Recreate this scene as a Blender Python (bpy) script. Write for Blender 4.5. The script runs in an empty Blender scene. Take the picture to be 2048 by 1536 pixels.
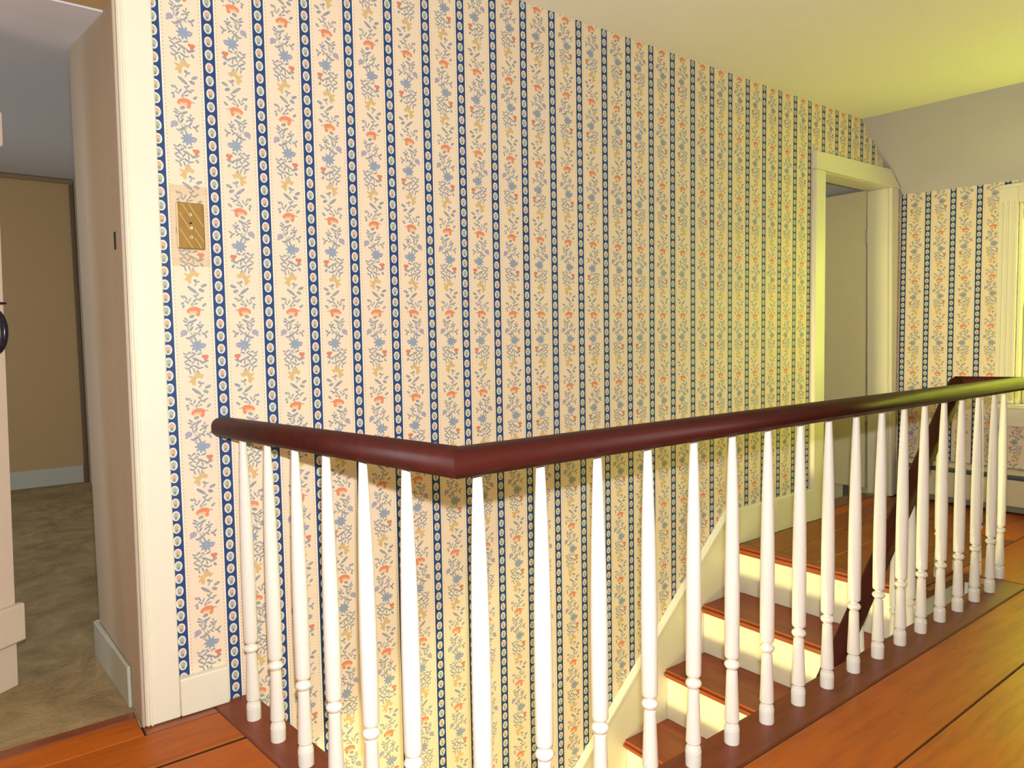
import bpy, bmesh, math, random
from mathutils import Vector, Matrix, Euler
from math import pi, sin, cos, radians
random.seed(7)
S = bpy.context.scene
COL = S.collection

# ------------------------------------------------------------------ camera
cd = bpy.data.cameras.new('camera'); cam = bpy.data.objects.new('camera', cd); COL.objects.link(cam)
Rr = Vector((0.7960312, -0.6050088, -0.0172802)); Ru = Vector((0.0518818, 0.0397618, 0.9978614)); Rf = Vector((0.6030278, 0.7952253, -0.0630406))
M = Matrix((Rr, Ru, -Rf)).transposed().to_4x4(); M.translation = Vector((-0.41279, -2.04616, 1.00197))
cam.matrix_world = M
cd.sensor_width = 36.0; cd.lens = 1420 / 2048 * 36; cd.clip_start = 0.02
S.camera = cam

# ------------------------------------------------------------------ world, lights, exposure
S.view_settings.view_transform = 'Standard'; S.view_settings.look = 'None'
S.view_settings.gamma = 1.0; S.view_settings.use_curve_mapping = False
S.view_settings.exposure = 0.0
w = bpy.data.worlds.new('daylight'); S.world = w; w.use_nodes = True
bg = w.node_tree.nodes['Background']; bg.inputs[0].default_value = (0.86, 1.0, 0.10, 1); bg.inputs[1].default_value = 4.5

def lamp(name, kind, loc, energy, color, size=None, sizey=None, target=None, rot=None):
    d = bpy.data.lights.new(name, kind); d.energy = energy; d.color = color
    o = bpy.data.objects.new(name, d); COL.objects.link(o); o.location = loc
    if kind == 'AREA':
        d.shape = 'RECTANGLE'; d.size = size; d.size_y = sizey or size
    elif size is not None:
        d.shadow_soft_size = size
    if target is not None:
        o.rotation_euler = (Vector(target) - Vector(loc)).to_track_quat('-Z', 'Y').to_euler()
    return o
# the camera's flash, just above and right of the lens
cl = Vector((-0.41279, -2.04616, 1.00197))
fl = lamp('camera_flash', 'SPOT', cl + Rr * 0.012 + Ru * 0.098, 166, (1.0, 0.99, 0.99), size=0.012)
fl.rotation_euler = (-Vector((0, 0, 1))).rotation_difference(Rf).to_euler(); fl.data.spot_size = radians(128); fl.data.spot_blend = 0.35
# added warm ambient fill above and behind the camera, no known lamp
lamp('landing_fill_light', 'AREA', (-0.9, -2.7, 2.15), 5, (1.0, 0.56, 0.22), 1.0, 1.0, target=(-0.4, -2.2, 0))
# daylight of the entry window at the foot of the stairs
lamp('entry_daylight', 'AREA', (-2.2, -0.6, -1.72), 205, (1.0, 0.93, 0.36), 0.5, 0.5, target=(2.2, -0.5, -0.3))
# daylight standing in the landing window
lamp('window_daylight', 'AREA', (4.26, -1.06, 1.2), 17, (0.92, 1.0, 0.10), 0.8, 1.0, target=(3.0, -1.06, 1.25))

# added fill that brightens the bedroom from the left, no window built there
lamp('bedroom_fill_light', 'AREA', (-2.5, 2.4, 1.3), 24, (0.90, 0.95, 1.0), 0.9, 1.1, target=(0.0, 2.2, 1.0))

lamp('eaves_room_fill_light', 'AREA', (2.4, 1.8, 1.5), 5, (1.0, 0.98, 0.5), 0.6, 0.6, target=(4.0, 0.6, 1.6))  # added fill to lift the dim room behind the eaves doorway

# ------------------------------------------------------------------ materials
def lin(r, g, b):
    f = lambda c: (c / 255) / 12.92 if c <= 10 else (((c / 255) + 0.055) / 1.055) ** 2.4
    return (f(r), f(g), f(b), 1)
class NT:
    def __init__(s, name):
        s.m = bpy.data.materials.new(name); s.m.use_nodes = True; s.t = s.m.node_tree
        s.b = s.t.nodes['Principled BSDF']
    def n(s, typ, **k):
        nd = s.t.nodes.new(typ)
        for a, v in k.items(): setattr(nd, a, v)
        return nd
    def l(s, a, b): s.t.links.new(a, b)
    def _in(s, sock, v):
        if isinstance(v, (int, float, tuple)): sock.default_value = v
        else: s.l(v, sock)
    def math(s, op, a, b=None, c=None):
        nd = s.n('ShaderNodeMath', operation=op); s._in(nd.inputs[0], a)
        if b is not None: s._in(nd.inputs[1], b)
        if c is not None: s._in(nd.inputs[2], c)
        return nd.outputs[0]
    def mix(s, f, a, b, mode='MIX'):
        nd = s.n('ShaderNodeMix', data_type='RGBA', blend_type=mode)
        s._in(nd.inputs[0], f); s._in(nd.inputs[6], a); s._in(nd.inputs[7], b)
        return nd.outputs[2]
    def comb(s, x, y, z=0.0):
        nd = s.n('ShaderNodeCombineXYZ'); s._in(nd.inputs[0], x); s._in(nd.inputs[1], y); s._in(nd.inputs[2], z)
        return nd.outputs[0]
    def noise(s, vec, scale, detail=3, rough=0.5, mapscale=None, out=0):
        if mapscale:
            mp = s.n('ShaderNodeMapping'); s.l(vec, mp.inputs[0]); mp.inputs[3].default_value = mapscale; vec = mp.outputs[0]
        nd = s.n('ShaderNodeTexNoise'); s.l(vec, nd.inputs['Vector']); nd.inputs['Scale'].default_value = scale
        nd.inputs['Detail'].default_value = detail; nd.inputs['Roughness'].default_value = rough
        return nd.outputs[out]
    def ramp(s, fac, stops):
        nd = s.n('ShaderNodeValToRGB'); s.l(fac, nd.inputs[0]); e = nd.color_ramp.elements
        while len(e) < len(stops): e.new(0.5)
        for el, (p, c) in zip(e, stops): el.position = p; el.color = c
        return nd.outputs[0]
    def bump(s, h, strength, dist=0.002):
        nd = s.n('ShaderNodeBump'); nd.inputs['Strength'].default_value = strength; nd.inputs['Distance'].default_value = dist
        s.l(h, nd.inputs['Height']); s.l(nd.outputs[0], s.b.inputs['Normal'])
    def set(s, **k):
        for a, v in k.items(): s._in(s.b.inputs[a.replace('_', ' ')], v)
        return s.m

def paint(name, col, rough=0.45, mottled=0.05, bump=0.15, scale=9):
    t = NT(name); c = t.n('ShaderNodeTexCoord').outputs['Object']
    nz = t.noise(c, scale, 4, 0.6)
    dark = tuple(x * (1 - mottled * 2) for x in col[:3]) + (1,)
    cc = t.mix(nz, dark, col)
    t.set(Base_Color=cc, Roughness=rough)
    t.bump(t.noise(c, 45, 2), bump * 0.6, 0.0006)
    return t.m

def wood(name, base, dark, light, rough=0.3, axis='x', coat=0.3, spec=0.5, ringscale=9):
    t = NT(name); tc = t.n('ShaderNodeTexCoord').outputs['Object']
    oi = t.n('ShaderNodeObjectInfo')
    off = t.n('ShaderNodeVectorMath', operation='MULTIPLY_ADD')
    cx = t.comb(oi.outputs['Random'], oi.outputs['Random'], oi.outputs['Random'])
    t.l(cx, off.inputs[0]); off.inputs[1].default_value = (13.1, 7.7, 3.3); t.l(tc, off.inputs[2]); v = off.outputs[0]
    st = {'x': (0.12, 1.0, 1.0), 'y': (1.0, 0.12, 1.0), 'z': (1, 1, 0.12)}[axis]
    grain = t.noise(v, ringscale * 4, 6, 0.62, mapscale=st)
    big = t.noise(v, 2.2, 3, 0.55, mapscale=(0.5, 1.0, 1.0) if axis == 'x' else (1, 0.5, 1))
    fine = t.noise(v, 130, 3, 0.6, mapscale=tuple(a * (0.4 if a < 1 else 1) for a in st))
    g = t.ramp(grain, [(0.30, dark), (0.52, base), (0.75, light)])
    g = t.mix(t.math('MULTIPLY_ADD', big, 0.5, 0.2), g, base)
    g2 = t.mix(t.math('MULTIPLY', fine, 0.25), g, dark)
    hs = t.n('ShaderNodeHueSaturation'); t.l(g2, hs.inputs['Color'])
    t.l(t.math('MULTIPLY_ADD', oi.outputs['Random'], 0.26, 0.86), hs.inputs['Value'])
    col = hs.outputs[0]
    # small dark knots and nail marks
    vo = t.n('ShaderNodeTexVoronoi'); mp = t.n('ShaderNodeMapping'); t.l(v, mp.inputs[0]); mp.inputs[3].default_value = tuple(a ** 0.3 for a in st)
    t.l(mp.outputs[0], vo.inputs['Vector']); vo.inputs['Scale'].default_value = 7.5
    kn = t.math('MULTIPLY', t.math('LESS_THAN', vo.outputs['Distance'], 0.034), 0.65)
    col = t.mix(kn, col, dark)
    rr = t.math('MULTIPLY_ADD', big, 0.22, rough - 0.1)
    t.set(Base_Color=col, Roughness=rr, Coat_Weight=coat, Coat_Roughness=0.18)
    t.b.inputs['Specular IOR Level'].default_value = spec; t.bump(grain, 0.12, 0.001)
    return t.m

MOTIF_LEAF = [  # x, y (down), angle deg, half length, half width: one repeat of the printed vine
 (525, 92, 20, 34, 24), (512, 158, 28, 52, 17), (602, 132, -38, 34, 9), (612, 166, -25, 34, 10), (604, 216, -35, 24, 10),
 (540, 210, 45, 34, 8), (575, 190, 65, 48, 6), (585, 262, 100, 40, 6), (540, 345, 125, 46, 5),
 (430, 178, 80, 22, 7), (405, 214, 20, 24, 9), (452, 214, -30, 26, 10), (430, 245, 0, 26, 11), (478, 258, 40, 24, 9),
 (362, 312, 42, 36, 10), (368, 366, 110, 24, 10), (398, 332, -35, 26, 10), (440, 292, 55, 28, 10), (478, 322, 15, 26, 8), (455, 336, -40, 28, 8),
 (545, 262, 60, 38, 11), (508, 332, -60, 34, 6), (552, 374, 32, 50, 14), (600, 392, -30, 26, 10), (510, 396, -70, 30, 9), (560, 420, 40, 24, 8),
 (470, 604, 20, 34, 10), (540, 600, -45, 32, 9), (612, 596, 50, 22, 9), (655, 606, -35, 30, 9), (575, 640, 35, 36, 10), (640, 650, -28, 36, 9),
 (520, 682, -25, 52, 13), (606, 690, -45, 36, 9), (652, 706, 30, 30, 9), (560, 720, 50, 34, 9), (630, 750, -30, 40, 10), (500, 740, -80, 30, 8),
 (410, 716, 25, 50, 13), (455, 720, -55, 30, 10), (398, 780, -55, 28, 13), (520, 786, -32, 46, 11), (590, 780, 40, 34, 9), (640, 806, -25, 36, 9),
 (470, 800, 20, 34, 8), (560, 830, -70, 36, 8), (610, 850, -75, 30, 8), (520, 850, 70, 30, 8), (585, 590, -60, 24, 6),
 (500, 1000, -30, 26, 14), (462, 1012, 30, 20, 8), (398, 1062, 25, 42, 22), (432, 1128, -25, 36, 24), (500, 1046, 60, 30, 7),
 (550, 1122, -38, 72, 22), (490, 1190, 40, 30, 9), (440, 1234, 20, 30, 9), (520, 1212, -50, 30, 9), (478, 1256, -20, 34, 9), (530, 1270, 50, 30, 9),
 (590, 1262, 65, 34, 8), (640, 1232, -60, 38, 8), (680, 1220, -40, 24, 12), (632, 1290, -40, 34, 8), (684, 1310, 30, 24, 10), (676, 1350, 80, 24, 15),
 (520, 1312, 20, 30, 8), (570, 1318, 60, 30, 7), (412, 1326, 40, 34, 18), (446, 1392, -15, 28, 5), (396, 1446, 30, 12, 8),
 (560, 1340, 95, 36, 4), (505, 870, 60, 26, 7)]
MOTIF_PURPLE = [(642, 316, 20, 44, 40), (402, 496, 60, 34, 22), (668, 352, 40, 26, 16)]
MOTIF_YELLOW = [(528, 918, 10, 84, 22), (575, 985, 95, 52, 28), (500, 890, -30, 46, 22), (470, 925, 60, 26, 18), (600, 925, -35, 40, 16), (560, 950, 70, 50, 20), (545, 895, 100, 34, 16), (600, 975, 30, 34, 14)]
MOTIF_RED = [(392, 650, 20, 34, 30), (426, 642, 0, 18, 24), (402, 682, 80, 22, 20)]
MOTIF_ORANGE = [(495, 14, 8, 86, 54), (450, 44, 100, 44, 32), (552, 1404, 8, 82, 50)]

def wallpaper(name, axis, uoff, vtop):
    t = NT(name); tc = t.n('ShaderNodeTexCoord').outputs['Object']
    sp = t.n('ShaderNodeSeparateXYZ'); t.l(tc, sp.inputs[0])
    if axis == 'x': u0 = t.math('MULTIPLY_ADD', sp.outputs[0], 1 / 0.135, uoff)
    else: u0 = t.math('MULTIPLY_ADD', sp.outputs[1], -1 / 0.135, uoff)
    z = sp.outputs[2]
    cell = t.math('FLOOR', u0); fr = t.math('SUBTRACT', u0, cell)        # 0..1, stripes at the ends
    par = t.math('MODULO', t.math('ADD', cell, 100), 2)                  # mirrored alternately
    sign = t.math('MULTIPLY_ADD', par, -2.0, 1.0)
    if axis == 'x': sign = t.math('MULTIPLY', sign, -1.0)
    fx = t.math('MULTIPLY', t.math('SUBTRACT', fr, 0.5), sign)
    vv = t.math('FRACT', t.math('MULTIPLY_ADD', z, -1 / 0.2743, vtop / 0.2743 + 40))
    px = t.math('MULTIPLY', fx, 675.0); py = t.math('MULTIPLY', vv, 1390.0)
    P = t.comb(px, py)
    def group(lst):
        cur = None
        for (x, y, a, L, W) in lst:
            X = x - (498 + 0.041 * y); Y = y - 20
            mp = t.n('ShaderNodeMapping', vector_type='TEXTURE')
            if cur is None: t.l(P, mp.inputs[0])
            else:   # evaluated one after the other, which keeps the shader's working memory small
                ma = t.n('ShaderNodeVectorMath', operation='MULTIPLY_ADD'); t.l(cur, ma.inputs[0]); ma.inputs[1].default_value = (1e-7, 0, 0); t.l(P, ma.inputs[2])
                t.l(ma.outputs[0], mp.inputs[0])
            mp.inputs[1].default_value = (X, Y, 0); mp.inputs[2].default_value = (0, 0, radians(a)); mp.inputs[3].default_value = (L * 1.08, W * 1.4 if W < 15 else W, 1)
            ln = t.n('ShaderNodeVectorMath', operation='LENGTH'); t.l(mp.outputs[0], ln.inputs[0])
            cur = ln.outputs['Value'] if cur is None else t.math('MINIMUM', cur, ln.outputs['Value'])
        return cur
    # paper ground
    big = t.noise(tc, 3.0, 3); fine = t.noise(tc, 900, 2)
    ground = t.mix(big, (0.86, 0.70, 0.54, 1), (0.89, 0.76, 0.58, 1))
    ground = t.mix(t.math('MULTIPLY', fine, 0.10), ground, (0.6, 0.45, 0.3, 1))
    wob = t.noise(tc, 330, 2); hue = t.noise(tc, 70, 1)
    edge = lambda d, th=1.0: t.math('LESS_THAN', t.math('MULTIPLY_ADD', wob, 0.35, d), th + 0.175)
    d = t.math('MULTIPLY', t.math('PINGPONG', fr, 0.5), 0.135)           # distance from the stripe's centre
    def bsdf(col):
        p = t.n('ShaderNodeBsdfPrincipled'); t.l(col, p.inputs['Base Color']); p.inputs['Roughness'].default_value = 0.55
        p.inputs['Specular IOR Level'].default_value = 0.3; return p.outputs[0]
    # the printed vine, in four bands of the repeat (only the band at hand is evaluated)
    def zone(lo, hi):
        pick = lambda lst: [q for q in lst if q[1] - 20 - max(q[3], q[4]) * 1.5 < hi and q[1] - 20 + max(q[3], q[4]) * 1.5 > lo]
        leafc = t.mix(t.math('GREATER_THAN', hue, 0.5), (0.32, 0.315, 0.39, 1), (0.36, 0.38, 0.35, 1))
        lf = group(pick(MOTIF_LEAF))
        col = t.mix(t.math('MULTIPLY', edge(lf, 1.38), 0.30), ground, (0.92, 0.86, 0.72, 1))
        col = t.mix(edge(lf), col, leafc)
        if pick(MOTIF_YELLOW): col = t.mix(edge(group(pick(MOTIF_YELLOW))), col, t.mix(hue, (0.60, 0.44, 0.19, 1), (0.74, 0.53, 0.27, 1)))
        if pick(MOTIF_PURPLE): col = t.mix(edge(group(pick(MOTIF_PURPLE))), col, (0.40, 0.38, 0.49, 1))
        if pick(MOTIF_RED): col = t.mix(edge(group(pick(MOTIF_RED))), col, (0.66, 0.24, 0.16, 1))
        if pick(MOTIF_ORANGE):
            og = t.mix(edge(group([(508, 44, 10, 52, 30)])), t.mix(hue, (0.74, 0.24, 0.13, 1), (0.76, 0.31, 0.17, 1)), (0.86, 0.50, 0.28, 1)); hole = edge(group(pick(MOTIF_ORANGE)))
            if lo < 100: hole = t.math('MULTIPLY', hole, t.math('GREATER_THAN', group([(514, 74, 0, 36, 24)]), 1.0))
            col = t.mix(hole, col, og)
        if lo < 570 and hi > 380:        # blue star flower
            sx = t.math('SUBTRACT', px, 490 - 518.0); sy = t.math('SUBTRACT', py, 475.0)
            rad = t.math('SQRT', t.math('ADD', t.math('MULTIPLY', sx, sx), t.math('MULTIPLY', sy, sy)))
            lim = t.math('MULTIPLY_ADD', t.math('COSINE', t.math('MULTIPLY', t.math('ARCTAN2', sy, sx), 9.0)), 18.0, 76.0)
            col = t.mix(t.math('LESS_THAN', rad, lim), col, t.mix(hue, (0.27, 0.34, 0.43, 1), (0.33, 0.38, 0.50, 1)))
        return bsdf(col)
    def stripe():
        dz = t.math('MULTIPLY', t.math('SUBTRACT', t.math('FRACT', t.math('MULTIPLY', z, 1 / 0.0098)), 0.5), 0.0098)
        dd = t.math('SUBTRACT', d, 0.0222)
        dotd = t.math('ADD', t.math('MULTIPLY', dz, dz), t.math('MULTIPLY', dd, dd))
        col = t.mix(t.math('MULTIPLY', t.math('LESS_THAN', dotd, 0.0015 ** 2), 0.8), ground, (0.36, 0.30, 0.22, 1))
        col = t.mix(t.math('LESS_THAN', d, 0.0182), col, (0.92, 0.86, 0.74, 1))
        navy = t.mix(big, (0.018, 0.045, 0.17, 1), (0.028, 0.075, 0.21, 1))
        col = t.mix(t.math('LESS_THAN', d, 0.0160), col, navy)
        oz = t.math('MULTIPLY_ADD', z, 1 / 0.034288, -vtop / 0.034288 + 200.5)
        ocell = t.math('FLOOR', oz); of = t.math('MULTIPLY', t.math('SUBTRACT', t.math('SUBTRACT', oz, ocell), 0.5), 0.034288)
        def el(a, b, dv=0.0):
            p = t.math('DIVIDE', d, a); q = t.math('DIVIDE', t.math('ADD', of, dv), b)
            return t.math('SQRT', t.math('ADD', t.math('MULTIPLY', p, p), t.math('MULTIPLY', q, q)))
        col = t.mix(t.math('LESS_THAN', el(0.0101, 0.0134), 1.0), col, (0.76, 0.79, 0.74, 1))
        col = t.mix(t.math('LESS_THAN', el(0.0078, 0.0108), 1.0), col, (0.66, 0.64, 0.52, 1))
        pet = t.mix(t.math('MODULO', ocell, 2), (0.38, 0.41, 0.34, 1), (0.68, 0.36, 0.24, 1))
        col = t.mix(t.math('MULTIPLY', edge(el(0.0060, 0.0070, -0.0020)), 0.85), col, pet)
        col = t.mix(t.math('MULTIPLY', edge(el(0.0040, 0.0042, 0.0060)), 0.85), col, (0.20, 0.24, 0.24, 1))
        return bsdf(col)
    def choose(test, no, yes):
        m = t.n('ShaderNodeMixShader'); t.l(test, m.inputs[0]); t.l(no, m.inputs[1]); t.l(yes, m.inputs[2]); return m.outputs[0]
    cutsv = [0, 300, 640, 930, 1390]; zs = [zone(a, b) for a, b in zip(cutsv, cutsv[1:])]
    lo = choose(t.math('LESS_THAN', py, cutsv[1]), zs[1], zs[0]); hi = choose(t.math('LESS_THAN', py, cutsv[3]), zs[3], zs[2])
    vine = choose(t.math('LESS_THAN', py, cutsv[2]), hi, lo)
    full = choose(t.math('LESS_THAN', d, 0.0250), vine, stripe())
    t.l(full, t.t.nodes['Material Output'].inputs[0]); t.t.nodes.remove(t.b)
    return t.m

WP = wallpaper('wallpaper_long_wall', 'x', 0.0, 1.641)
WPG = wallpaper('wallpaper_gable', 'y', -0.025 / 0.135 + 0.0, 1.579)
CREAM = paint('cream_gloss_paint', (0.86, 0.82, 0.66, 1), 0.35, 0.03)
WHITE = paint('white_gloss_paint', (0.88, 0.85, 0.76, 1), 0.32, 0.02, 0.08)
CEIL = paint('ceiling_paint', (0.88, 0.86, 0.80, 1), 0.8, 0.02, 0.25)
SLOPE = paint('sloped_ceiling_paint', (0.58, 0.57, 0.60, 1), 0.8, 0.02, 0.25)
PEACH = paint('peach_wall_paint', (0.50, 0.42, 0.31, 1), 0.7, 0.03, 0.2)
PLAIN = paint('plain_wall_paint', (0.74, 0.60, 0.40, 1), 0.7, 0.03, 0.2)
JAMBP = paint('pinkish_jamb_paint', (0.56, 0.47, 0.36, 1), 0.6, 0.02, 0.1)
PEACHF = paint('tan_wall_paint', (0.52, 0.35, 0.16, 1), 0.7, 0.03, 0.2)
GREYCEIL = paint('bedroom_ceiling_paint', (0.70, 0.71, 0.76, 1), 0.8, 0.02, 0.2)
GREYTRIM = paint('grey_skirting_paint', (0.52, 0.53, 0.44, 1), 0.4, 0.03, 0.1)
FLOORW = wood('orange_pine_floor', (0.47, 0.104, 0.004, 1), (0.22, 0.042, 0.002, 1), (0.56, 0.145, 0.006, 1), 0.42, coat=0.03, spec=0.24)
LANDW = wood('brown_landing_boards', (0.27, 0.066, 0.006, 1), (0.12, 0.024, 0.003, 1), (0.36, 0.10, 0.010, 1), 0.42, coat=0.05, spec=0.3)  # darker brown than the orange floor boards
DARKW = wood('dark_worn_pine', (0.26, 0.06, 0.014, 1), (0.08, 0.018, 0.006, 1), (0.36, 0.10, 0.02, 1), 0.38)
BORDER = wood('red_brown_nosing', (0.20, 0.042, 0.013, 1), (0.09, 0.016, 0.007, 1), (0.27, 0.060, 0.014, 1), 0.42, coat=0.08, spec=0.35)
BORDERY = wood('red_brown_nosing_cross', (0.20, 0.042, 0.013, 1), (0.09, 0.016, 0.007, 1), (0.27, 0.060, 0.014, 1), 0.42, coat=0.08, spec=0.35, axis='y')
TREAD = wood('red_pine_tread', (0.34, 0.062, 0.010, 1), (0.11, 0.018, 0.005, 1), (0.46, 0.10, 0.016, 1), 0.42, axis='y', coat=0.05)
MAHOG = wood('mahogany_rail', (0.064, 0.0095, 0.0055, 1), (0.032, 0.007, 0.005, 1), (0.095, 0.015, 0.007, 1), 0.55, coat=0.0, spec=0.18, ringscale=5)
t = NT('clear_plastic'); CLEAR = t.set(Base_Color=(0.80, 0.62, 0.36, 1), Roughness=0.15, Alpha=0.13)
t = NT('window_glass'); GLASS = t.set(Base_Color=(1, 1, 1, 1), Roughness=0.0, Transmission_Weight=1.0, IOR=1.05)
t = NT('brass'); tc = t.n('ShaderNodeTexCoord').outputs['Object']
BRASS = t.set(Base_Color=t.mix(t.noise(tc, 40, 3), (0.30, 0.17, 0.035, 1), (0.42, 0.25, 0.06, 1)), Metallic=0.35, Roughness=0.42)
t = NT('bright_brass'); BRASSL = t.set(Base_Color=(0.95, 0.78, 0.42, 1), Metallic=0.15, Roughness=0.25)
t = NT('dark_hole'); HOLE = t.set(Base_Color=(0.012, 0.010, 0.008, 1), Roughness=0.9)
t = NT('black_iron'); tc = t.n('ShaderNodeTexCoord').outputs['Object']
IRON = t.set(Base_Color=t.mix(t.noise(tc, 60, 3), (0.012, 0.010, 0.02, 1), (0.03, 0.025, 0.04, 1)), Roughness=0.25, Metallic=0.3)
t = NT('steel_hinge'); STEEL = t.set(Base_Color=(0.55, 0.52, 0.42, 1), Metallic=0.5, Roughness=0.4)
HEATW = paint('heater_enamel', (0.74, 0.66, 0.46, 1), 0.4, 0.02, 0.03)
HEATG = paint('heater_grey_enamel', (0.22, 0.22, 0.20, 1), 0.4, 0.02, 0.03)
SHADE = paint('buff_roller_shade', (0.62, 0.50, 0.30, 1), 0.8, 0.04, 0.2)
# carpet
t = NT('beige_carpet'); tc = t.n('ShaderNodeTexCoord').outputs['Object']
n1 = t.noise(tc, 4.0, 8, 0.72, mapscale=(1.0, 1.0, 1)); n1.node.inputs['Distortion'].default_value = 1.2; n2 = t.noise(tc, 170, 3, 0.7); n3 = t.noise(tc, 16, 4, 0.7)
c = t.ramp(n1, [(0.30, (0.19, 0.12, 0.04, 1)), (0.50, (0.44, 0.31, 0.125, 1)), (0.70, (0.66, 0.50, 0.23, 1))])
c = t.mix(t.math('MULTIPLY', n2, 0.55), c, (0.14, 0.09, 0.04, 1)); c = t.mix(t.math('MULTIPLY', n3, 0.3), c, (0.46, 0.36, 0.22, 1))
CARPET = t.set(Base_Color=c, Roughness=0.95); t.bump(t.math('ADD', n2, t.math('MULTIPLY', n3, 1.5)), 0.9, 0.006)

# ------------------------------------------------------------------ mesh helpers
def link(name, bm, mat, parent=None, smooth=False, origin=None):
    org = Vector(origin) if origin is not None else Vector((0, 0, 0))
    if parent is not None and origin is None: org = Vector(parent['_o']) if '_o' in parent else org
    me = bpy.data.meshes.new(name); bmesh.ops.recalc_face_normals(bm, faces=bm.faces)
    for v in bm.verts: v.co -= org
    bm.to_mesh(me); bm.free(); me.materials.append(mat)
    if smooth:
        for p in me.polygons: p.use_smooth = True
    o = bpy.data.objects.new(name, me); COL.objects.link(o)
    if parent is not None:
        o.parent = parent; o.location = org - Vector(parent['_o'] if '_o' in parent else (0, 0, 0))
    else: o.location = org
    return o
def tag(o, label=None, cat=None, group=None, kind=None):
    if label: o['label'] = label
    if cat: o['category'] = cat
    if group: o['group'] = group
    if kind: o['kind'] = kind
    return o
ORG = {}
def empty(name, loc, **k):
    o = bpy.data.objects.new(name, None); COL.objects.link(o); o.location = loc; o['_o'] = tuple(loc); o.empty_display_size = 0.05
    return tag(o, **k)
def bbox(bm, x0, x1, y0, y1, z0, z1, bev=0.0, seg=1):
    r = bmesh.ops.create_cube(bm, size=1.0)
    for v in r['verts']:
        v.co = Vector(((x0 + x1) / 2 + v.co.x * (x1 - x0), (y0 + y1) / 2 + v.co.y * (y1 - y0), (z0 + z1) / 2 + v.co.z * (z1 - z0)))
    if bev:
        es = list({e for v in r['verts'] for e in v.link_edges})
        bmesh.ops.bevel(bm, geom=es, offset=bev, segments=seg, affect='EDGES', profile=0.5)
    return r['verts']
def box(name, x0, x1, y0, y1, z0, z1, mat, parent=None, bev=0.002, seg=1, origin=None):
    bm = bmesh.new(); bbox(bm, x0, x1, y0, y1, z0, z1, bev, seg)
    return link(name, bm, mat, parent, origin=origin)
def bprism(bm, pts, vec):
    """pts: list of 3-D points of one face; vec: extrusion."""
    a = [bm.verts.new(Vector(p)) for p in pts]; b = [bm.verts.new(Vector(p) + Vector(vec)) for p in pts]
    n = len(pts); bm.faces.new(a); bm.faces.new(b[::-1])
    for i in range(n): bm.faces.new((a[i], a[(i + 1) % n], b[(i + 1) % n], b[i]))
    return a + b
def prism(name, pts, vec, mat, parent=None, bev=0.0):
    bm = bmesh.new(); bprism(bm, pts, vec)
    if bev: bmesh.ops.bevel(bm, geom=bm.edges[:], offset=bev, segments=1, affect='EDGES')
    return link(name, bm, mat, parent)
def lathe(bm, prof, n=24, c=(0, 0, 0), axis=None):
    rings = []
    for r, z in prof:
        ring = []
        for i in range(n):
            a = 2 * pi * i / n; p = Vector((r * cos(a), r * sin(a), z))
            if axis: p = axis @ p
            ring.append(bm.verts.new(p + Vector(c)))
        rings.append(ring)
    for a, b in zip(rings, rings[1:]):
        for i in range(n): bm.faces.new((a[i], a[(i + 1) % n], b[(i + 1) % n], b[i]))
    bm.faces.new(rings[0][::-1]); bm.faces.new(rings[-1])
def sweep(bm, path, prof, miter=None):
    """prof in (side, up); rings mitred at the joints of the path."""
    path = [Vector(p) for p in path]; rings = []
    n = len(path)
    for i, p in enumerate(path):
        if i == 0: d0 = d1 = (path[1] - p).normalized()
        elif i == n - 1: d0 = d1 = (p - path[i - 1]).normalized()
        else: d0 = (p - path[i - 1]).normalized(); d1 = (path[i + 1] - p).normalized()
        nrm = (d0 + d1).normalized()
        d = d0; side = d.cross(Vector((0, 0, 1))).normalized(); up = side.cross(d).normalized()
        ring = []
        for s, u in prof:
            q = p + side * s + up * u
            q = q + d * (-(q - p).dot(nrm) / d.dot(nrm))
            ring.append(bm.verts.new(q))
        rings.append(ring)
    m = len(prof)
    for a, b in zip(rings, rings[1:]):
        for j in range(m): bm.faces.new((a[j], a[(j + 1) % m], b[(j + 1) % m], b[j]))
    bm.faces.new(rings[0]); bm.faces.new(rings[-1][::-1])

# ------------------------------------------------------------------ room shell
def wall_pieces(name, rects, mat, kind='structure', parent=None):
    bm = bmesh.new()
    for r in rects: bbox(bm, *r)
    return tag(link(name, bm, mat, parent), kind=kind)
CZ = 2.204
# long papered wall, with the bedroom doorway and the low doorway under the eaves
wall = wall_pieces('wall_back', [
    (-0.082, 3.155, 0, 0.10, -2.6, 2.26), (-2.6, -0.88, 0, 0.10, -2.6, 2.26), (-0.88, -0.082, 0, 0.10, 1.925, 2.26), (-0.88, -0.082, 0, 0.1, -2.6, -0.03),
    (4.055, 4.2, 0, 0.10, -2.6, 2.26), (3.155, 4.055, 0, 0.10, 1.90, 2.26), (3.155, 4.055, 0, 0.10, -2.6, -0.16)], WP)
# gable wall with the window opening
WY0, WY1, WZ0, WZ1 = -0.62, -1.50, 0.60, 1.69
gable = wall_pieces('wall_right', [
    (4.12, 4.24, WY0, 0.0, -2.6, 2.3), (4.12, 4.24, -3.4, WY1, -2.6, 2.3), (4.12, 4.24, WY1, WY0, -2.6, WZ0), (4.12, 4.24, WY1, WY0, WZ1, 2.3)], WPG)
wall_pieces('wall_front', [(-2.7, 4.24, -3.5, -3.4, -2.6, 2.3)], WP)
wall_pieces('wall_left', [(-2.7, -2.6, -3.4, 0.0, -2.6, 2.3)], PLAIN)
tag(box('ceiling', -2.7, 4.24, -3.5, 0.0, CZ, CZ + 0.06, CEIL, bev=0), kind='structure')
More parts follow.
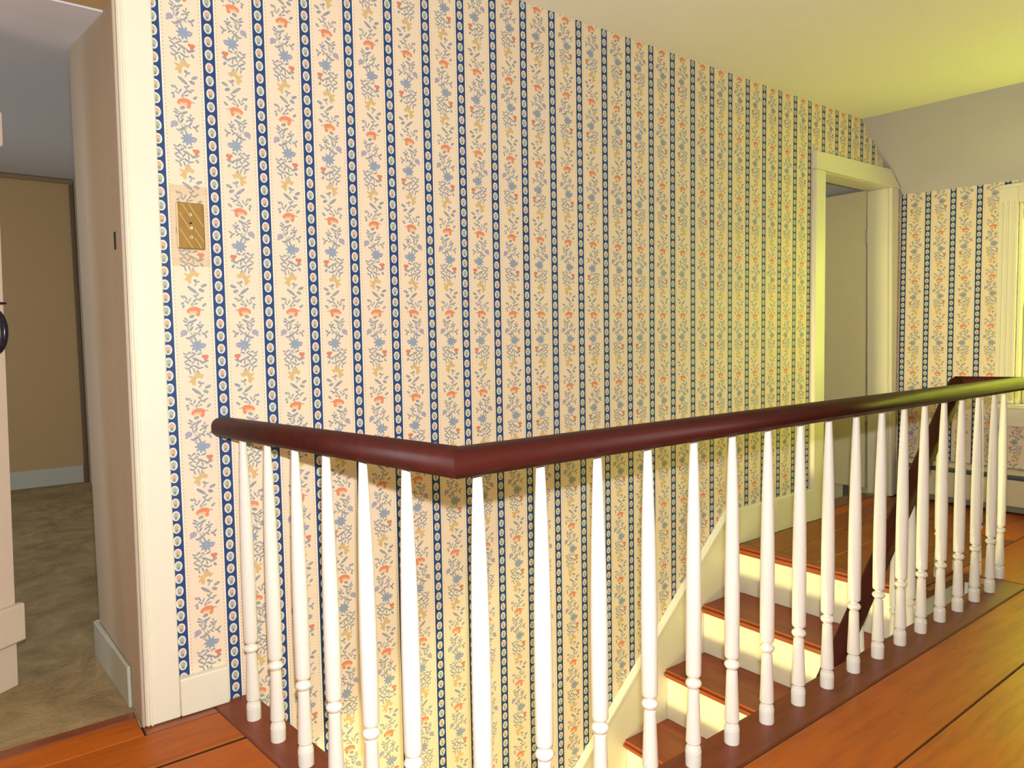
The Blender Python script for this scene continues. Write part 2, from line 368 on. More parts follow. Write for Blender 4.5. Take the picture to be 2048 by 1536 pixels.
# sloped ceiling over the eaves
bm = bmesh.new()
a = [(3.640, 0.0, CZ), (3.80, -1.60, CZ), (3.84, -3.4, CZ)]; b = [(4.14, 0.0, 1.818), (4.14, -1.60, 1.750), (4.14, -3.4, 1.74)]
NU, NV = 12, 6
def sl_pt(u, v):
    k = 0 if u <= 0.5 else 1; f = (u - 0.5 * k) * 2
    A = Vector(a[k]).lerp(Vector(a[k + 1]), f); B = Vector(b[k]).lerp(Vector(b[k + 1]), f); return A.lerp(B, v)
g = [[bm.verts.new(sl_pt(i / NU, j / NV)) for j in range(NV + 1)] for i in range(NU + 1)]
for i in range(NU):
    for j in range(NV): bm.faces.new((g[i][j], g[i + 1][j], g[i + 1][j + 1], g[i][j + 1]))
gx = bmesh.ops.extrude_face_region(bm, geom=bm.faces[:])
for v in gx['geom']:
    if isinstance(v, bmesh.types.BMVert): v.co += Vector((0.04, 0, 0.07))
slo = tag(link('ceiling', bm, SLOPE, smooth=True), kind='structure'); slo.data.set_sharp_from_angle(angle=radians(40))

# ---- floor of the landing: subfloor with every board its own piece
sub = wall_pieces('floor', [
    (-2.6, 0.16, -3.4, 0.0, -0.20, -0.0035), (0.16, 2.86, -3.4, -0.99, -0.20, -0.0035), (2.86, 4.12, -3.4, 0.0, -0.20, -0.0035),
    (2.472, 2.86, -0.82, 0.0, -0.20, -0.0035), (-0.88, -0.11, 0.0, 0.1, -0.2, -0.0035), (3.24, 4.0, 0.0, 0.178, -0.2, -0.0035)], HOLE)
sub['_o'] = (0, 0, 0)
GAP = 0.0026
def plank(x0, x1, y0, y1, mat=FLOORW, skew=None, dz=0.0):
    """skew: functions giving the x of an end as (value at y0, value at y1)"""
    xa0, xa1 = (x0 if isinstance(x0, tuple) else (x0, x0)); xb0, xb1 = (x1 if isinstance(x1, tuple) else (x1, x1))
    bm = bmesh.new(); dz += random.uniform(-0.0006, 0.0006)
    pts = [(xa0 + GAP, y0 + GAP, -0.026), (xb0 - GAP, y0 + GAP, -0.026), (xb1 - GAP, y1 - GAP, -0.026), (xa1 + GAP, y1 - GAP, -0.026)]
    bprism(bm, pts, (0, 0, 0.026 + dz))
    bmesh.ops.bevel(bm, geom=bm.edges[:], offset=0.0016, segments=1, affect='EDGES')
    return link('plank', bm, mat, sub)
bx = lambda y: 0.070 + 0.114 * (-y)          # left edge of the short border board
plank(-2.6, -0.88, -0.05, 0.0, DARKW); plank(-0.88, -0.108, 0.052, 0.100, DARKW); plank(-0.88, -0.108, -0.055, 0.052, FLOORW)
plank(-0.108, (bx(-0.055), bx(0)), -0.055, 0.0, DARKW)
plank(-2.6, -0.88, -0.055, -0.050, DARKW)
rows = [-0.055, -0.228, -0.52, -0.80, -1.09]
for i in range(4):
    y1, y0 = rows[i] - (0.004 if i == 1 else 0), rows[i + 1] + (0.004 if i == 0 else 0)
    plank((-1.5 + 0.3 * i), (bx(y0), bx(y1)), y0, y1); plank(-2.6, (-1.5 + 0.3 * i), y0, y1)
cuts = {0: [-2.6, -1.25, 4.12], 1: [-2.6, 0.9, 4.12], 2: [-2.6, -0.3, 2.2, 4.12], 3: [-2.6, 1.4, 4.12], 4: [-2.6, 0.1, 3.0, 4.12], 5: [-2.6, 1.8, 4.12], 6: [-2.6, -0.9, 2.6, 4.12]}
rows2 = [-1.09, -1.312, -1.60, -1.92, -2.22, -2.55, -2.90, -3.4]
for i in range(7):
    y1, y0 = rows2[i], rows2[i + 1]
    for a, b in zip(cuts[i], cuts[i][1:]): plank(a, b, y0, y1)
# boards beyond the stairwell and on the top landing
plank(2.845, 4.12, -1.09, -0.835); plank(2.50, 3.5, -0.835, -0.62, LANDW); plank(3.5, 4.12, -0.835, -0.62)
plank(2.50, 4.12, -0.62, -0.41, LANDW); plank(2.50, 3.1, -0.41, -0.205, LANDW); plank(3.1, 4.12, -0.41, -0.205, LANDW)
plank(2.50, 4.12, -0.205, -0.035, LANDW); plank(2.50, 3.24, -0.035, 0.0, DARKW); plank(3.24, 4.0, -0.035, 0.055, FLOORW); plank(3.24, 4.0, 0.055, 0.178, DARKW)
# border boards round the stairwell
def trim_prism(name, pts, vec, mat, bev=0.004):
    return tag(prism(name, pts, vec, mat, bev=bev), kind='structure')
vx = lambda y: 0.178 + 0.118 * (-y)          # void edge of the short border
trim_prism('trim_1', [(bx(-0.002), -0.002, -0.03), (vx(-0.002), -0.002, -0.03), (vx(-0.965), -0.965, -0.03), (bx(-1.085) - 0.0, -1.088, -0.03)], (0, 0, 0.031), BORDERY)
trim_prism('trim_2', [(bx(-1.088), -1.088, -0.03), (vx(-0.965), -0.965, -0.03), (2.84, -0.965, -0.03), (2.84, -1.088, -0.03)], (0, 0, 0.0305), BORDER)
trim_prism('trim_3', [(2.822, -0.965, -0.034), (2.86, -0.965, -0.034), (2.90, -0.837, -0.034), (2.805, -0.837, -0.034)], (0, 0, 0.034), BORDERY)
# sides of the stairwell below the floor
tag(box('trim_4', 0.24, 2.86, -1.075, -0.985, -0.34, -0.031, WHITE, bev=0.002), kind='structure')
tag(box('trim_5', 0.10, 0.16, -0.985, -0.002, -0.34, -0.027, WHITE, bev=0.002), kind='structure')
tag(box('trim_6', 2.845, 2.885, -0.984, -0.86, -0.34, -0.035, WHITE, bev=0.002), kind='structure')
wall_pieces('wall_front', [(-2.6, 4.12, -1.16, -1.08, -2.6, -0.345)], WP)
wall_pieces('floor', [(-2.6, 4.12, -3.4, 0, -2.7, -2.6)], DARKW)

# ------------------------------------------------------------------ staircase
st = empty('staircase', (2.43, -0.45, -0.226), label='enclosed flight of red-stained pine stairs with cream risers going down beside the papered wall', cat='staircase')
RISE, RUN, NX = 0.226, 0.256, 2.432
YS0, YS1 = -0.855, -0.031                     # tread ends
def tread(k):
    x = NX - k * RUN; z = -k * RISE
    bm = bmesh.new(); back = x + RUN + 0.0218
    vs = bbox(bm, x - 0.0, back, YS0 - 0.022, YS1, z - 0.036, z)
    es = [e for e in bm.edges if all(abs(v.co.x - x) < 1e-5 for v in e.verts) and abs(e.verts[0].co.y - e.verts[1].co.y) > 0.1]
    bmesh.ops.bevel(bm, geom=es, offset=0.012, segments=3, affect='EDGES')
    link('tread', bm, TREAD, st)
for k in range(0, 10):
    if k: tread(k)
    x = NX - k * RUN; z = -k * RISE
    box('riser', x + 0.022, x + 0.036, YS0, YS1, z - RISE + 0.0005, z - 0.0365, CREAM, st, bev=0.001)
# landing nosing
bm = bmesh.new(); bbox(bm, NX, 2.50 - GAP, -0.857, 0.0 - 0.03, -0.036, 0.0)
es = [e for e in bm.edges if all(abs(v.co.x - NX) < 1e-5 for v in e.verts) and abs(e.verts[0].co.y - e.verts[1].co.y) > 0.1]
bmesh.ops.bevel(bm, geom=es, offset=0.012, segments=3, affect='EDGES'); link('nosing', bm, TREAD, st)
# side nosing along the landing edge and its fascia
box('nosing', 2.50, 2.80, -0.862, -0.837, -0.036, 0.0, BORDER, st, bev=0.005)
box('fascia', 2.468, 2.83, -0.852, -0.836, -0.30, -0.037, CREAM, st, bev=0.001)
# wall stringer with a light bead on its sloping top
def sl(x): return 0.172 + (x - 2.40) * 0.908
xb = -0.1
prism('stringer', [(2.455, 0, 0.172), (2.40, 0, 0.172), (xb, 0, sl(xb)), (xb, 0, sl(xb) - 0.55), (2.455, 0, -0.40)], (0, -0.030, 0), CREAM, st, bev=0.002)
bm = bmesh.new(); bprism(bm, [(2.40, -0.0015, 0.172), (2.40, -0.0015, 0.184), (xb, -0.0015, sl(xb) + 0.012), (xb, -0.0015, sl(xb))], (0, -0.034, 0)); link('stringer_cap', bm, WHITE, st)
# cut outer stringer
prof = [(2.455, -0.036)]
for k in range(0, 10):
    x = NX - k * RUN + 0.036; z = -k * RISE
    prof += [(x, z - 0.037), (x, z - RISE - 0.037)]
xl, zl = prof[-1]
pts = [(x, YS0 - 0.001, z) for x, z in prof] + [(xl, YS0 - 0.001, zl - 0.10), (2.455, YS0 - 0.001, -0.50)]
prism('stringer', pts, (0, 0.018, 0), CREAM, st)

# ------------------------------------------------------------------ balusters and rails
def resample(pts, n):
    out = []
    for (r0, z0), (r1, z1) in zip(pts, pts[1:]):
        for i in range(n): out.append((r0 + (r1 - r0) * i / n, z0 + (z1 - z0) * i / n))
    return out + [pts[-1]]
LOWP = [(0.0182, 0.0), (0.0186, 0.004), (0.0186, 0.0350), (0.0178, 0.0356), (0.0178, 0.0366), (0.0184, 0.0372), (0.0182, 0.0400), (0.0160, 0.0465), (0.0112, 0.0485), (0.0108, 0.0525),
        (0.0162, 0.0545), (0.0177, 0.0565), (0.0172, 0.072), (0.0160, 0.105), (0.0145, 0.145), (0.0136, 0.177), (0.0130, 0.1805), (0.0098, 0.1815), (0.0096, 0.1855),
        (0.0130, 0.1870), (0.0164, 0.1905), (0.0186, 0.1955), (0.0184, 0.1990), (0.0150, 0.2040), (0.0104, 0.2070), (0.0098, 0.2120), (0.0160, 0.2145), (0.0174, 0.2180), (0.0177, 0.222)]
def baluster_mesh(name, h, n=22):
    bm = bmesh.new(); H0 = h - 0.222
    up = [(0.0180, 0.18), (0.0178, 0.32), (0.0168, 0.48), (0.0148, 0.66), (0.0118, 0.84), (0.0080, 1.0)]
    lathe(bm, LOWP + [(r, 0.222 + f * H0) for r, f in up], n)
    me = bpy.data.meshes.new(name); bmesh.ops.recalc_face_normals(bm, faces=bm.faces); bm.to_mesh(me); bm.free()
    me.materials.append(WHITE)
    for p in me.polygons: p.use_smooth = True
    me.set_sharp_from_angle(angle=radians(32))
    return me
BM = baluster_mesh('baluster', 0.772)
def put_baluster(x, y, z, parent, top, mesh=None):
    po = Vector(parent['_o'])
    o = bpy.data.objects.new('baluster', mesh or BM); COL.objects.link(o); o.parent = parent
    o.location = Vector((x, y, z)) - po; o.rotation_euler = (random.uniform(-0.003, 0.003), random.uniform(-0.003, 0.003), random.uniform(0, 6))
    if mesh is None: o.scale = (1, 1, (top - z) / 0.772)
    return o
RP = []   # rail section: rounded top, flatter foot
for i in range(24):
    a = 2 * pi * i / 24; c_, s_ = cos(a), sin(a)
    e = 0.8
    x = 0.031 * math.copysign(abs(c_) ** e, c_); y = 0.027 * math.copysign(abs(s_) ** (0.78 if s_ > 0 else 0.55), s_)
    if s_ < -0.3: x *= 0.86
    RP.append((x, y))
def rail(name, p, q, parent, d0=None, d1=None, mat=MAHOG, dome=None):
    """straight rail from p to q whose end faces are mitred to the neighbours' directions d0, d1"""
    p, q = Vector(p), Vector(q); d = (q - p).normalized(); side = d.cross(Vector((0, 0, 1))).normalized(); up = side.cross(d).normalized()
    bm = bmesh.new(); rings = []
    def ring(c, nrm, sc=1.0, shift=0.0):
        out = []
        for s, u in RP:
            o = c + d * shift + side * s * sc + up * u * sc
            if nrm is not None: o = o + d * (-(o - c).dot(nrm) / d.dot(nrm))
            out.append(bm.verts.new(o))
        return out
    n0 = (d + Vector(d0).normalized()).normalized() if d0 is not None else None
    n1 = (d + Vector(d1).normalized()).normalized() if d1 is not None else None
    if dome == 0:
        for a in (80, 60, 40, 20): rings.append(ring(p, None, cos(radians(a)), 0.020 - 0.020 * sin(radians(a))))
        rings.append(ring(p, None, 1.0, 0.020))
    else: rings.append(ring(p, n0))
    rings.append(ring(q, n1))
    for a, b in zip(rings, rings[1:]):
        for j in range(24): bm.faces.new((a[j], a[(j + 1) % 24], b[(j + 1) % 24], b[j]))
    bm.faces.new(rings[0]); bm.faces.new(rings[-1][::-1])
    return link(name, bm, mat, parent, smooth=True)
gr = empty('landing_railing', (0.235, -1.03, 0.0), label='level mahogany guard rail on turned white balusters around the stairwell, from the papered wall', cat='railing')
A0 = Vector((0.121, -0.006, 0.7755)); A1 = Vector((0.236, -1.035, 0.794)); A2 = Vector((2.868, -1.03, 0.792)); A3 = Vector((2.795, -0.838, 0.792))
rail('handrail', A0, A1, gr, d1=(A2 - A1), dome=0)
rail('handrail', A1, A2, gr, d0=(A1 - A0), d1=(A3 - A2))
HB = Vector((2.795 - 2.6, -0.838, 0.792 - 2.6 * 0.945)); HD = HB - A3
rail('handrail', A2, A3, gr, d0=(A2 - A1), d1=(-1, 0.0, -0.0))
# rail bolt plug near the corner
bm = bmesh.new(); lathe(bm, [(0.0075, 0), (0.0085, 0.001), (0.0080, 0.0025), (0.005, 0.003)], 8, (0.252, -1.061, 0.797), Euler((radians(90), 0, 0)).to_matrix())
link('bolt_plug', bm, paint('worn_plug', (0.24, 0.09, 0.06, 1), 0.4), gr)
for y in (-0.152, -0.296, -0.442, -0.585, -0.734, -0.882):
    x = 0.139 + 0.11 * (-y - 0.163); f = (A0.y - y) / (A0.y - A1.y)
    put_baluster(x, y, 0.0005, gr, A0.z + (A1.z - A0.z) * f - 0.018)
for i in range(17):
    x = 0.288 + i * 0.1481 if i < 4 else 0.734 + (i - 3) * 0.1480
    if i in (1, 2, 3): x = (0.0, 0.432, 0.582, 0.734)[i]
    put_baluster(x, -1.018 if False else -1.016, 0.0, gr, 0.776)
for x, y in ((2.862, -0.980), (2.842, -0.905), (2.830, -0.838)):
    put_baluster(x - 0.0, y, 0.0005, gr, 0.776)
put_baluster(2.692, -0.822, 0.0, gr, 0.70)

sr = empty('stair_railing', (2.795, -0.838, 0.0), label='sloping mahogany handrail descending with the stairs on shorter balusters', cat='railing')
rail('handrail', A3, HB, sr)
for k in range(1, 9):
    for j in (0.040, 0.168):
        x = NX + RUN - k * RUN - j; zb = -k * RISE
        top = 0.792 - (2.795 - x) * 0.945 - 0.018
        put_baluster(x, -0.842, zb, sr, top, baluster_mesh('stair_baluster', top - zb, 20))

# ------------------------------------------------------------------ skirting, casings
def bb(name, x0, x1, y0, y1, z0, z1, mat=CREAM, bev=0.004): return tag(box(name, x0, x1, y0, y1, z0, z1, mat, bev=bev, seg=2), kind='structure')
bb('baseboard_back', -0.014, 0.112, -0.024, 0.0, 0.001, 0.104, CREAM, 0.004)
bb('baseboard_back', 2.456, 2.80, -0.026, 0.0, 0.001, 0.172, CREAM, 0.003)
bb('baseboard_back', 2.802, 3.135, -0.022, 0.0, 0.001, 0.172, CREAM, 0.003)
bb('baseboard_left', -2.6, -2.58, -3.4, 0.0, 0.001, 0.15, CREAM)
bb('baseboard_front', -2.6, 4.12, -3.4, -3.38, 0.001, 0.15, CREAM)
# bedroom doorway: flat casing with a worn bead, deep jamb, stop
def casing(name, parts, mat=CREAM, shear=0.0):
    bm = bmesh.new()
    for p in parts: bbox(bm, *p[:6], p[6] if len(p) > 6 else 0.003)
    for v in bm.verts: v.co.x += (shear if v.co.x < -0.05 else shear * 0.70) * v.co.z      # the old frame leans a little
    return tag(link(name, bm, mat), kind='structure')
casing('trim_7', [(-0.090, -0.015, -0.022, 0.0, 0.001, 1.975), (-0.100, -0.088, -0.026, 0.0, 0.001, 1.975, 0.005), (-0.0865, -0.083, -0.0245, 0.0, 0.001, 1.975, 0.001)], shear=0.0075)
casing('trim_8', [(-0.965, -0.88, -0.022, 0.0, 0.001, 1.975)])
casing('trim_9', [(-0.965, -0.015, -0.022, 0.0, 1.976, 2.06)])
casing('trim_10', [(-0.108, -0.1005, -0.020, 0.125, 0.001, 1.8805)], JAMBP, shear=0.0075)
casing('trim_11', [(-0.88, -0.872, -0.020, 0.125, 0.001, 1.8805)])
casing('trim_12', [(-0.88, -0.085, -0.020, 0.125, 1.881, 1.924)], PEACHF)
tag(box('trim_13', -0.1095 + 0.0096, -0.1070 + 0.0096, 0.070, 0.092, 1.255, 1.30, HOLE, bev=0), kind='structure')
# low doorway under the eaves
XT, XB_ = 3.966, 4.020
def lean(name, x0t, x0b, x1t, x1b, y0, y1, z0, z1, mat=CREAM):
    bm = bmesh.new(); bprism(bm, [(x0b, y0, z0), (x1b, y0, z0), (x1t, y0, z1), (x0t, y0, z1)], (0, y1 - y0, 0))
    bmesh.ops.bevel(bm, geom=bm.edges[:], offset=0.0025, segments=1, affect='EDGES')
    return tag(link(name, bm, mat), kind='structure')
lean('trim_14', 3.132, 3.137, 3.226, 3.234, -0.024, -0.0, 0.001, 1.860)
lean('trim_15', XT + 0.002, XB_ + 0.002, 4.052, 4.062, -0.022, -0.0, 0.001, 1.860)
trim_prism('trim_16', [(3.130, -0.027, 1.8605), (4.066, -0.027, 1.8605), (3.945, -0.027, 1.960), (3.130, -0.027, 1.952)], (0, 0.027, 0), CREAM, 0.002)
lean('trim_17', XT, XB_, XT + 0.09, XB_ + 0.036, 0.001, 0.125, 0.001, 1.860)
lean('trim_18', 3.157, 3.157, 3.226, 3.234, 0.001, 0.125, 0.001, 1.860)
casing('trim_19', [(3.16, 4.05, 0.001, 0.125, 1.8605, 1.899)])

# ------------------------------------------------------------------ room beyond the eaves doorway
wall_pieces('wall_right', [(4.12, 4.24, 0.1, 2.6, -0.3, 2.3)], PLAIN)
wall_pieces('wall_far', [(2.0, 4.24, 2.6, 2.7, -0.3, 2.3)], PLAIN)
wall_pieces('wall_left', [(2.0, 2.1, 0.1, 2.6, -0.3, 2.3)], PLAIN)
tag(box('floor', 2.1, 4.12, 0.182, 2.6, -0.30, -0.15, CARPET, bev=0), kind='structure')
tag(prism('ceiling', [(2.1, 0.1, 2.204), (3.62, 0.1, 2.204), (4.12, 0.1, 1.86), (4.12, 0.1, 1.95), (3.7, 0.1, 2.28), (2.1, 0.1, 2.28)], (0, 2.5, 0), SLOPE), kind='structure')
d2 = empty('door_2', (4.0, 0.14, 0.0), kind='structure')
bm = bmesh.new(); bprism(bm, [(4.036, 0.150, 0.024), (4.066, 0.150, 0.024), (4.040, 0.150, 1.876), (4.010, 0.150, 1.876)], (0, 0.74, 0)); bmesh.ops.bevel(bm, geom=bm.edges[:], offset=0.002, segments=1, affect='EDGES')
link('door_leaf', bm, paint('beige_door_paint', (0.84, 0.75, 0.50, 1), 0.5), d2)  # one even beige colour over the whole leaf
for z in (1.545, 0.45):
    dx = (1.835 - z) * 0.028
    bm = bmesh.new(); bbox(bm, 3.990 + dx, 4.010 + dx, 0.127, 0.150, z, z + 0.09, 0.002); lathe(bm, [(0.006, z - 0.002), (0.006, z + 0.092)], 10, (4.004 + dx, 0.138, 0)); link('hinge', bm, STEEL, d2)
def heater(name, y0, y1, zoff, label, cap=True, xw=4.12):
    h = empty(name, (xw, y1, zoff), label=label, cat='heater')
    X = xw
    box('back_panel', X - 0.012, X - 0.0005, y0, y1, zoff + 0.012, zoff + 0.244, HEATG, h, 0.001)
    bm = bmesh.new(); bprism(bm, [(X - 0.012, y0, zoff + 0.205), (X - 0.012, y0, zoff + 0.240), (X - 0.045, y0, zoff + 0.236), (X - 0.063, y0, zoff + 0.222), (X - 0.063, y0, zoff + 0.216), (X - 0.044, y0, zoff + 0.228)], (0, y1 - y0, 0)); link('damper', bm, HEATW, h)
    box('fin_pack', X - 0.055, X - 0.014, y0 + 0.02, y1 - 0.02, zoff + 0.07, zoff + 0.19, HEATG, h, 0)
    box('front_panel', X - 0.068, X - 0.062, y0, y1, zoff + 0.045, zoff + 0.188, HEATW, h, 0.002)
    box('kick_strip', X - 0.060, X - 0.050, y0, y1, zoff + 0.012, zoff + 0.044, HEATG, h, 0.001)
    if cap: box('end_cap', X - 0.072, X - 0.0005, y1 + 0.0005, y1 + 0.045, zoff + 0.002, zoff + 0.243, HEATG, h, 0.003)
    return h
heater('baseboard_heater', -3.2, -0.085, 0.0, 'long cream baseboard heater with dark top slot along the gable wall under the window')
heater('baseboard_heater', 0.30, 2.2, -0.15, 'short stretch of baseboard heater seen through the low doorway, below the door leaf', cap=False)

# ------------------------------------------------------------------ window in the gable
wn = empty('window_1', (4.12, -1.06, 0.6), kind='structure')
def wbox(name, *a, mat=CREAM, bev=0.003): return box(name, *a, mat, wn, bev)
X = 4.12
for (ya, yb) in ((WY0 + 0.0, WY0 + 0.092), (WY1 - 0.092, WY1)):
    bm = bmesh.new(); bbox(bm, X - 0.018, X, ya, yb, 0.60, 1.79, 0.003)
    for f in (0.22, 0.5, 0.78): bbox(bm, X - 0.0235, X - 0.017, ya + 0.092 * f - 0.005, ya + 0.092 * f + 0.005, 0.60, 1.70, 0.002)
    link('casing', bm, CREAM, wn)
bm = bmesh.new(); bbox(bm, X - 0.020, X, WY1 + 0.0005, WY0 - 0.0005, WZ1, 1.79, 0.003); bbox(bm, X - 0.025, X - 0.018, WY1 - 0.09, WY0 + 0.09, 1.772, 1.792, 0.003); link('head_casing', bm, CREAM, wn)
wbox('sill', X - 0.045, X + 0.12, WY1 - 0.10, WY0 + 0.10, WZ0 - 0.022, WZ0 - 0.0005)
wbox('apron', X - 0.018, X, WY1 - 0.09, WY0 + 0.09, 0.475, WZ0 - 0.0225)
wbox('jamb', X - 0.0, X + 0.12, WY0 - 0.018, WY0 - 0.0005, WZ0, WZ1 - 0.0); wbox('jamb', X - 0.0, X + 0.12, WY1 + 0.0005, WY1 + 0.018, WZ0, WZ1)
wbox('head_jamb', X, X + 0.12, WY1 + 0.019, WY0 - 0.019, WZ1 - 0.018, WZ1 - 0.0005)
ya, yb = WY1 + 0.019, WY0 - 0.019
zm = 1.14
for (x0, z0, z1) in ((X + 0.050, WZ0, zm + 0.02), (X + 0.082, zm - 0.02, WZ1 - 0.019)):
    bm = bmesh.new(); x1 = x0 + 0.030; f = 0.042
    bbox(bm, x0, x1, ya, ya + f, z0, z1, 0.002); bbox(bm, x0, x1, yb - f, yb, z0, z1, 0.002)
    bbox(bm, x0, x1, ya + f, yb - f, z0, z0 + f, 0.002); bbox(bm, x0, x1, ya + f, yb - f, z1 - f, z1, 0.002)
    sash = link('sash', bm, CREAM, wn)
    sash['_o'] = tuple(Vector(wn['_o']))
    sash.location = (0, 0, 0)
    mid = (ya + yb) / 2; zc = (z0 + z1) / 2
    bm = bmesh.new(); bbox(bm, x0 + 0.004, x1 - 0.004, mid - 0.008, mid + 0.008, z0 + f, z1 - f, 0.001)
    link('muntin', bm, CREAM, sash)
    for (p0, p1) in ((ya + f, mid - 0.008), (mid + 0.008, yb - f)):
        box('pane', x0 + 0.013, x0 + 0.016, p0, p1, z0 + f, z1 - f, GLASS, sash, 0)
# shade bracket and short roller shade at the head
bm = bmesh.new(); bbox(bm, X + 0.01, X + 0.03, WY0 - 0.028, WY0 - 0.0185, WZ1 - 0.09, WZ1 - 0.045, 0.001); bbox(bm, X + 0.012, X + 0.016, WY0 - 0.05, WY0 - 0.0285, WZ1 - 0.062, WZ1 - 0.056, 0.0005); link('shade_bracket', bm, STEEL, wn)

# ------------------------------------------------------------------ bedroom beyond the left doorway
def zc(y): return 1.877 + (y - 0.12) * 0.0855
tag(prism('ceiling', [(0.3, 0.126, zc(0.126)), (0.3, 4.06, zc(4.06)), (0.3, 4.06, zc(4.06) + 0.08), (0.3, 0.126, zc(0.126) + 0.08)], (-3.0, 0, 0), GREYCEIL), kind='structure')
tag(box('floor', -2.6, 0.28, 0.101, 4.06, -0.05, -0.004, CARPET, bev=0), kind='structure')
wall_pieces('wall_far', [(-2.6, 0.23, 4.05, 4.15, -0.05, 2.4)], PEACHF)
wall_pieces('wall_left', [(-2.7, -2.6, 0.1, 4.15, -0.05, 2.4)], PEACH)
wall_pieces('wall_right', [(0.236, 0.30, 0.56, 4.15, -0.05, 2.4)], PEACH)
trim = lambda n, *a, mat=GREYTRIM: tag(box(n, *a, mat, bev=0.004, seg=2), kind='structure')
# thick stub of wall beside the doorway
bm = bmesh.new(); bprism(bm, [(-0.107, 0.126, -0.02), (-0.129, 0.560, -0.02), (0.236, 0.560, -0.02), (0.236, 0.126, -0.02)], (0, 0, 2.1))
for v in bm.verts:
    if v.co.y < 0.2 and v.co.x < 0: v.co.x += 0.0075 * v.co.z
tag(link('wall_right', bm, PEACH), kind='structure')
tag(prism('baseboard_right', [(-0.108, 0.127, -0.003), (-0.130, 0.561, -0.003), (-0.146, 0.575, -0.003), (-0.117, 0.127, -0.003)], (0, 0, 0.118), GREYTRIM, bev=0.003), kind='structure')
tag(prism('baseboard_right', [(-0.129, 0.561, -0.003), (0.235, 0.561, -0.003), (0.235, 0.575, -0.003), (-0.143, 0.575, -0.003)], (0, 0, 0.118), GREYTRIM, bev=0.003), kind='structure')
trim('baseboard_far', -2.6, 0.20, 4.034, 4.05, -0.003, 0.125)
tag(box('trim_20', -2.6, 0.235, 4.028, 4.05, zc(4.04) - 0.035, zc(4.04) - 0.004, paint('brown_crown_strip', (0.28, 0.20, 0.10, 1), 0.6), bev=0.003), kind='structure')
tag(box('trim_21', 0.205, 0.235, 4.030, 4.05, -0.003, 2.17, paint('dark_corner_line', (0.16, 0.10, 0.05, 1), 0.6), bev=0.003), kind='structure')  # dark strip painted in for the dark gap at the corner

# ledged plank door standing open into the bedroom
DO = Vector((-0.866, 0.060, 0.0)); DE = Vector((-0.352, 0.499, 0.0))
d1 = empty('door_1', DO, kind='structure'); dd_ = (DE - DO); DW = dd_.length; ang = math.atan2(dd_.y, dd_.x)
d1.rotation_euler = (0, radians(1.45), ang); d1['_o'] = (0, 0, 0)
DOORP = paint('cream_door_paint', (0.80, 0.66, 0.50, 1), 0.4, 0.03)
# local frame: x along the door, -y towards the landing
pw = DW / 4
for i in range(4): o = box('plank', i * pw + 0.001, (i + 1) * pw - 0.001, 0.0, 0.024, 0.012, 1.865, DOORP, d1, 0.003)
for z0, z1 in ((0.150, 0.262), (0.90, 0.99), (1.60, 1.70)):
    if 0.8 < z0 < 1.0: continue
    bm = bmesh.new(); bbox(bm, 0.02, DW + (0.008 if z0 < 1 else -0.004), -0.026, -0.0005, z0, z1, 0.005); link('batten', bm, DOORP, d1)
# iron thumb latch
lt = bpy.data.objects.new('latch', bpy.data.meshes.new('latch')); bm = bmesh.new()
bbox(bm, DW - 0.067, DW - 0.037, -0.003, -0.0005, 0.99, 1.15, 0.001)
bm.to_mesh(lt.data); bm.free(); lt.data.materials.append(IRON); COL.objects.link(lt); lt.parent = d1; lt['_o'] = (0, 0, 0)
bm = bmesh.new(); pts = []
for i in range(17):
    a = pi * i / 16; pts.append((DW - 0.052, -0.004 - 0.050 * sin(a) ** 0.8, 1.065 + 0.062 * cos(a)))
rr = []
for i, p in enumerate(pts):
    p = Vector(p); q = Vector(pts[min(i + 1, 16)]) - Vector(pts[max(i - 1, 0)]); q.normalize(); s = Vector((1, 0, 0)); u = q.cross(s).normalized()
    r = 0.0075 + 0.002 * sin(pi * i / 16)
    rr.append([bm.verts.new(p + s * r * cos(2 * pi * j / 10) + u * r * sin(2 * pi * j / 10)) for j in range(10)])
for a, b in zip(rr, rr[1:]):
    for j in range(10): bm.faces.new((a[j], a[(j + 1) % 10], b[(j + 1) % 10], b[j]))
bm.faces.new(rr[0]); bm.faces.new(rr[-1][::-1])
link('pull', bm, IRON, lt, smooth=True)
bm = bmesh.new(); bprism(bm, [(DW - 0.063, -0.003, 1.150), (DW - 0.063, -0.050, 1.142), (DW - 0.063, -0.055, 1.147), (DW - 0.063, -0.003, 1.156)], (0.022, 0, 0)); link('thumb_piece', bm, IRON, lt)

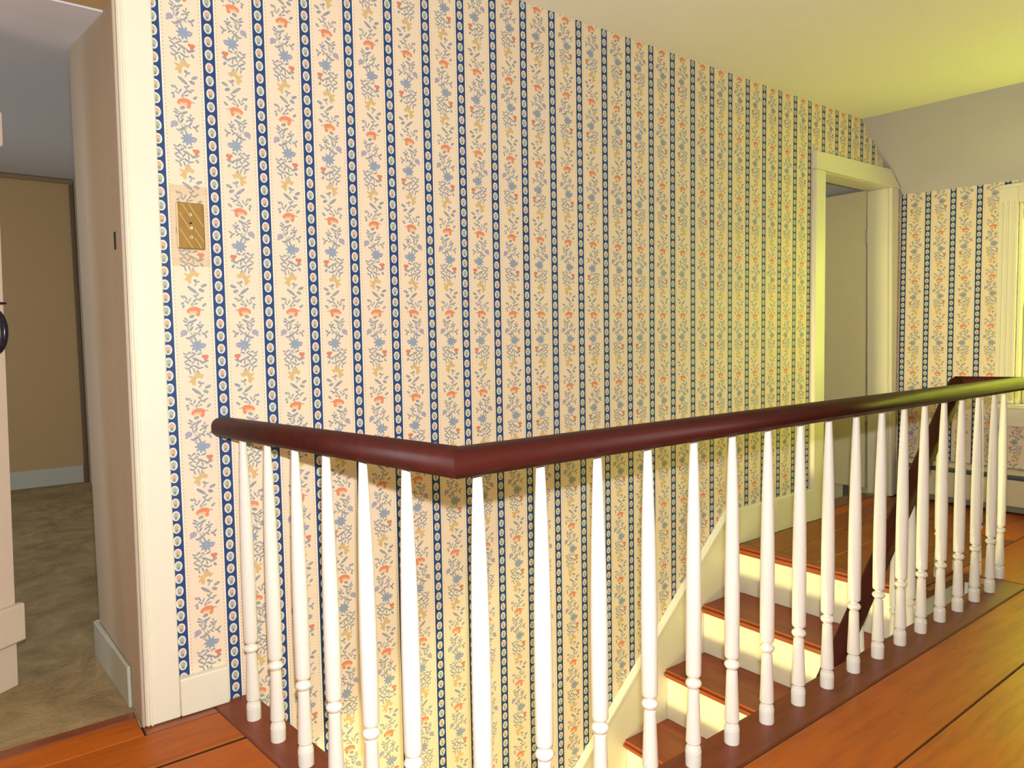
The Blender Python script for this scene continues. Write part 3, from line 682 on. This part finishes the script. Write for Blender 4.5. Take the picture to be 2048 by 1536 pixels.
# ------------------------------------------------------------------ brass switch plate with its clear guard
sw = empty('light_switch', (0.069, -0.0005, 1.318), label='engraved brass switch plate behind a clear plastic wall guard, beside the bedroom door casing', cat='light switch')
bm = bmesh.new(); bbox(bm, 0.0345, 0.1035, -0.0065, -0.0024, 1.2565, 1.3785, 0.003, 2); plate = link('plate', bm, BRASS, sw)
box('edge_highlight', 0.0345, 0.0375, -0.0072, -0.0060, 1.259, 1.376, BRASSL, sw, 0.0004)  # lighter brass strip paints a highlight down the plate's left edge
for (xa, za, xb2, zb) in ((0.048, 1.376, 0.064, 1.350), (0.041, 1.352, 0.067, 1.308), (0.066, 1.376, 0.100, 1.318), (0.041, 1.310, 0.072, 1.259), (0.078, 1.312, 0.100, 1.277), (0.078, 1.287, 0.094, 1.260)):
    bprism_b = bmesh.new(); d = Vector((xb2 - xa, 0, zb - za)).normalized(); n = Vector((-d.z, 0, d.x)) * 0.0005
    a = Vector((xa, -0.0064, za)); b = Vector((xb2, -0.0064, zb)); bprism(bprism_b, [a - n, b - n, b + n, a + n], (0, -0.0004, 0)); link('engraved_line', bprism_b, BRASSL, sw)
for z in (1.3475, 1.2880):
    bm = bmesh.new(); lathe(bm, [(0.0042, 0), (0.0042, 0.0008), (0.0026, 0.0016)], 16, (0.069, -0.0065, z), Euler((radians(90), 0, 0)).to_matrix()); s_ = link('screw', bm, BRASSL, sw)
    s_['_o'] = tuple(sw['_o']); s_.location = (0, 0, 0)
    bm = bmesh.new(); lathe(bm, [(0.0017, 0), (0.0017, 0.0005)], 10, (0.0682, -0.0081, z), Euler((radians(90), 0, 0)).to_matrix()); link('slot', bm, HOLE, s_)
box('toggle_slot', 0.0660, 0.0722, -0.0069, -0.0064, 1.3235, 1.3275, HOLE, sw, 0)
bm = bmesh.new(); bbox(bm, 0.0665, 0.0735, -0.0105, -0.0064, 1.308, 1.3165, 0.002, 2); link('toggle', bm, BRASSL, sw)
bm = bmesh.new()
bbox(bm, 0.0195, 0.1165, -0.0022, -0.0006, 1.2115, 1.4245, 0.0006)
g_ = link('guard', bm, CLEAR, sw); g_['_o'] = tuple(sw['_o']); g_.location = (0, 0, 0)
k = 0
for z in (1.2155, 1.2195, 1.2235, 1.2275, 1.2315, 1.4205, 1.4165, 1.4125, 1.4085, 1.4045):
    box('ridge', 0.021, 0.115, -0.0031, -0.0023, z - 0.0005, z + 0.0005, CLEAR, g_, 0)
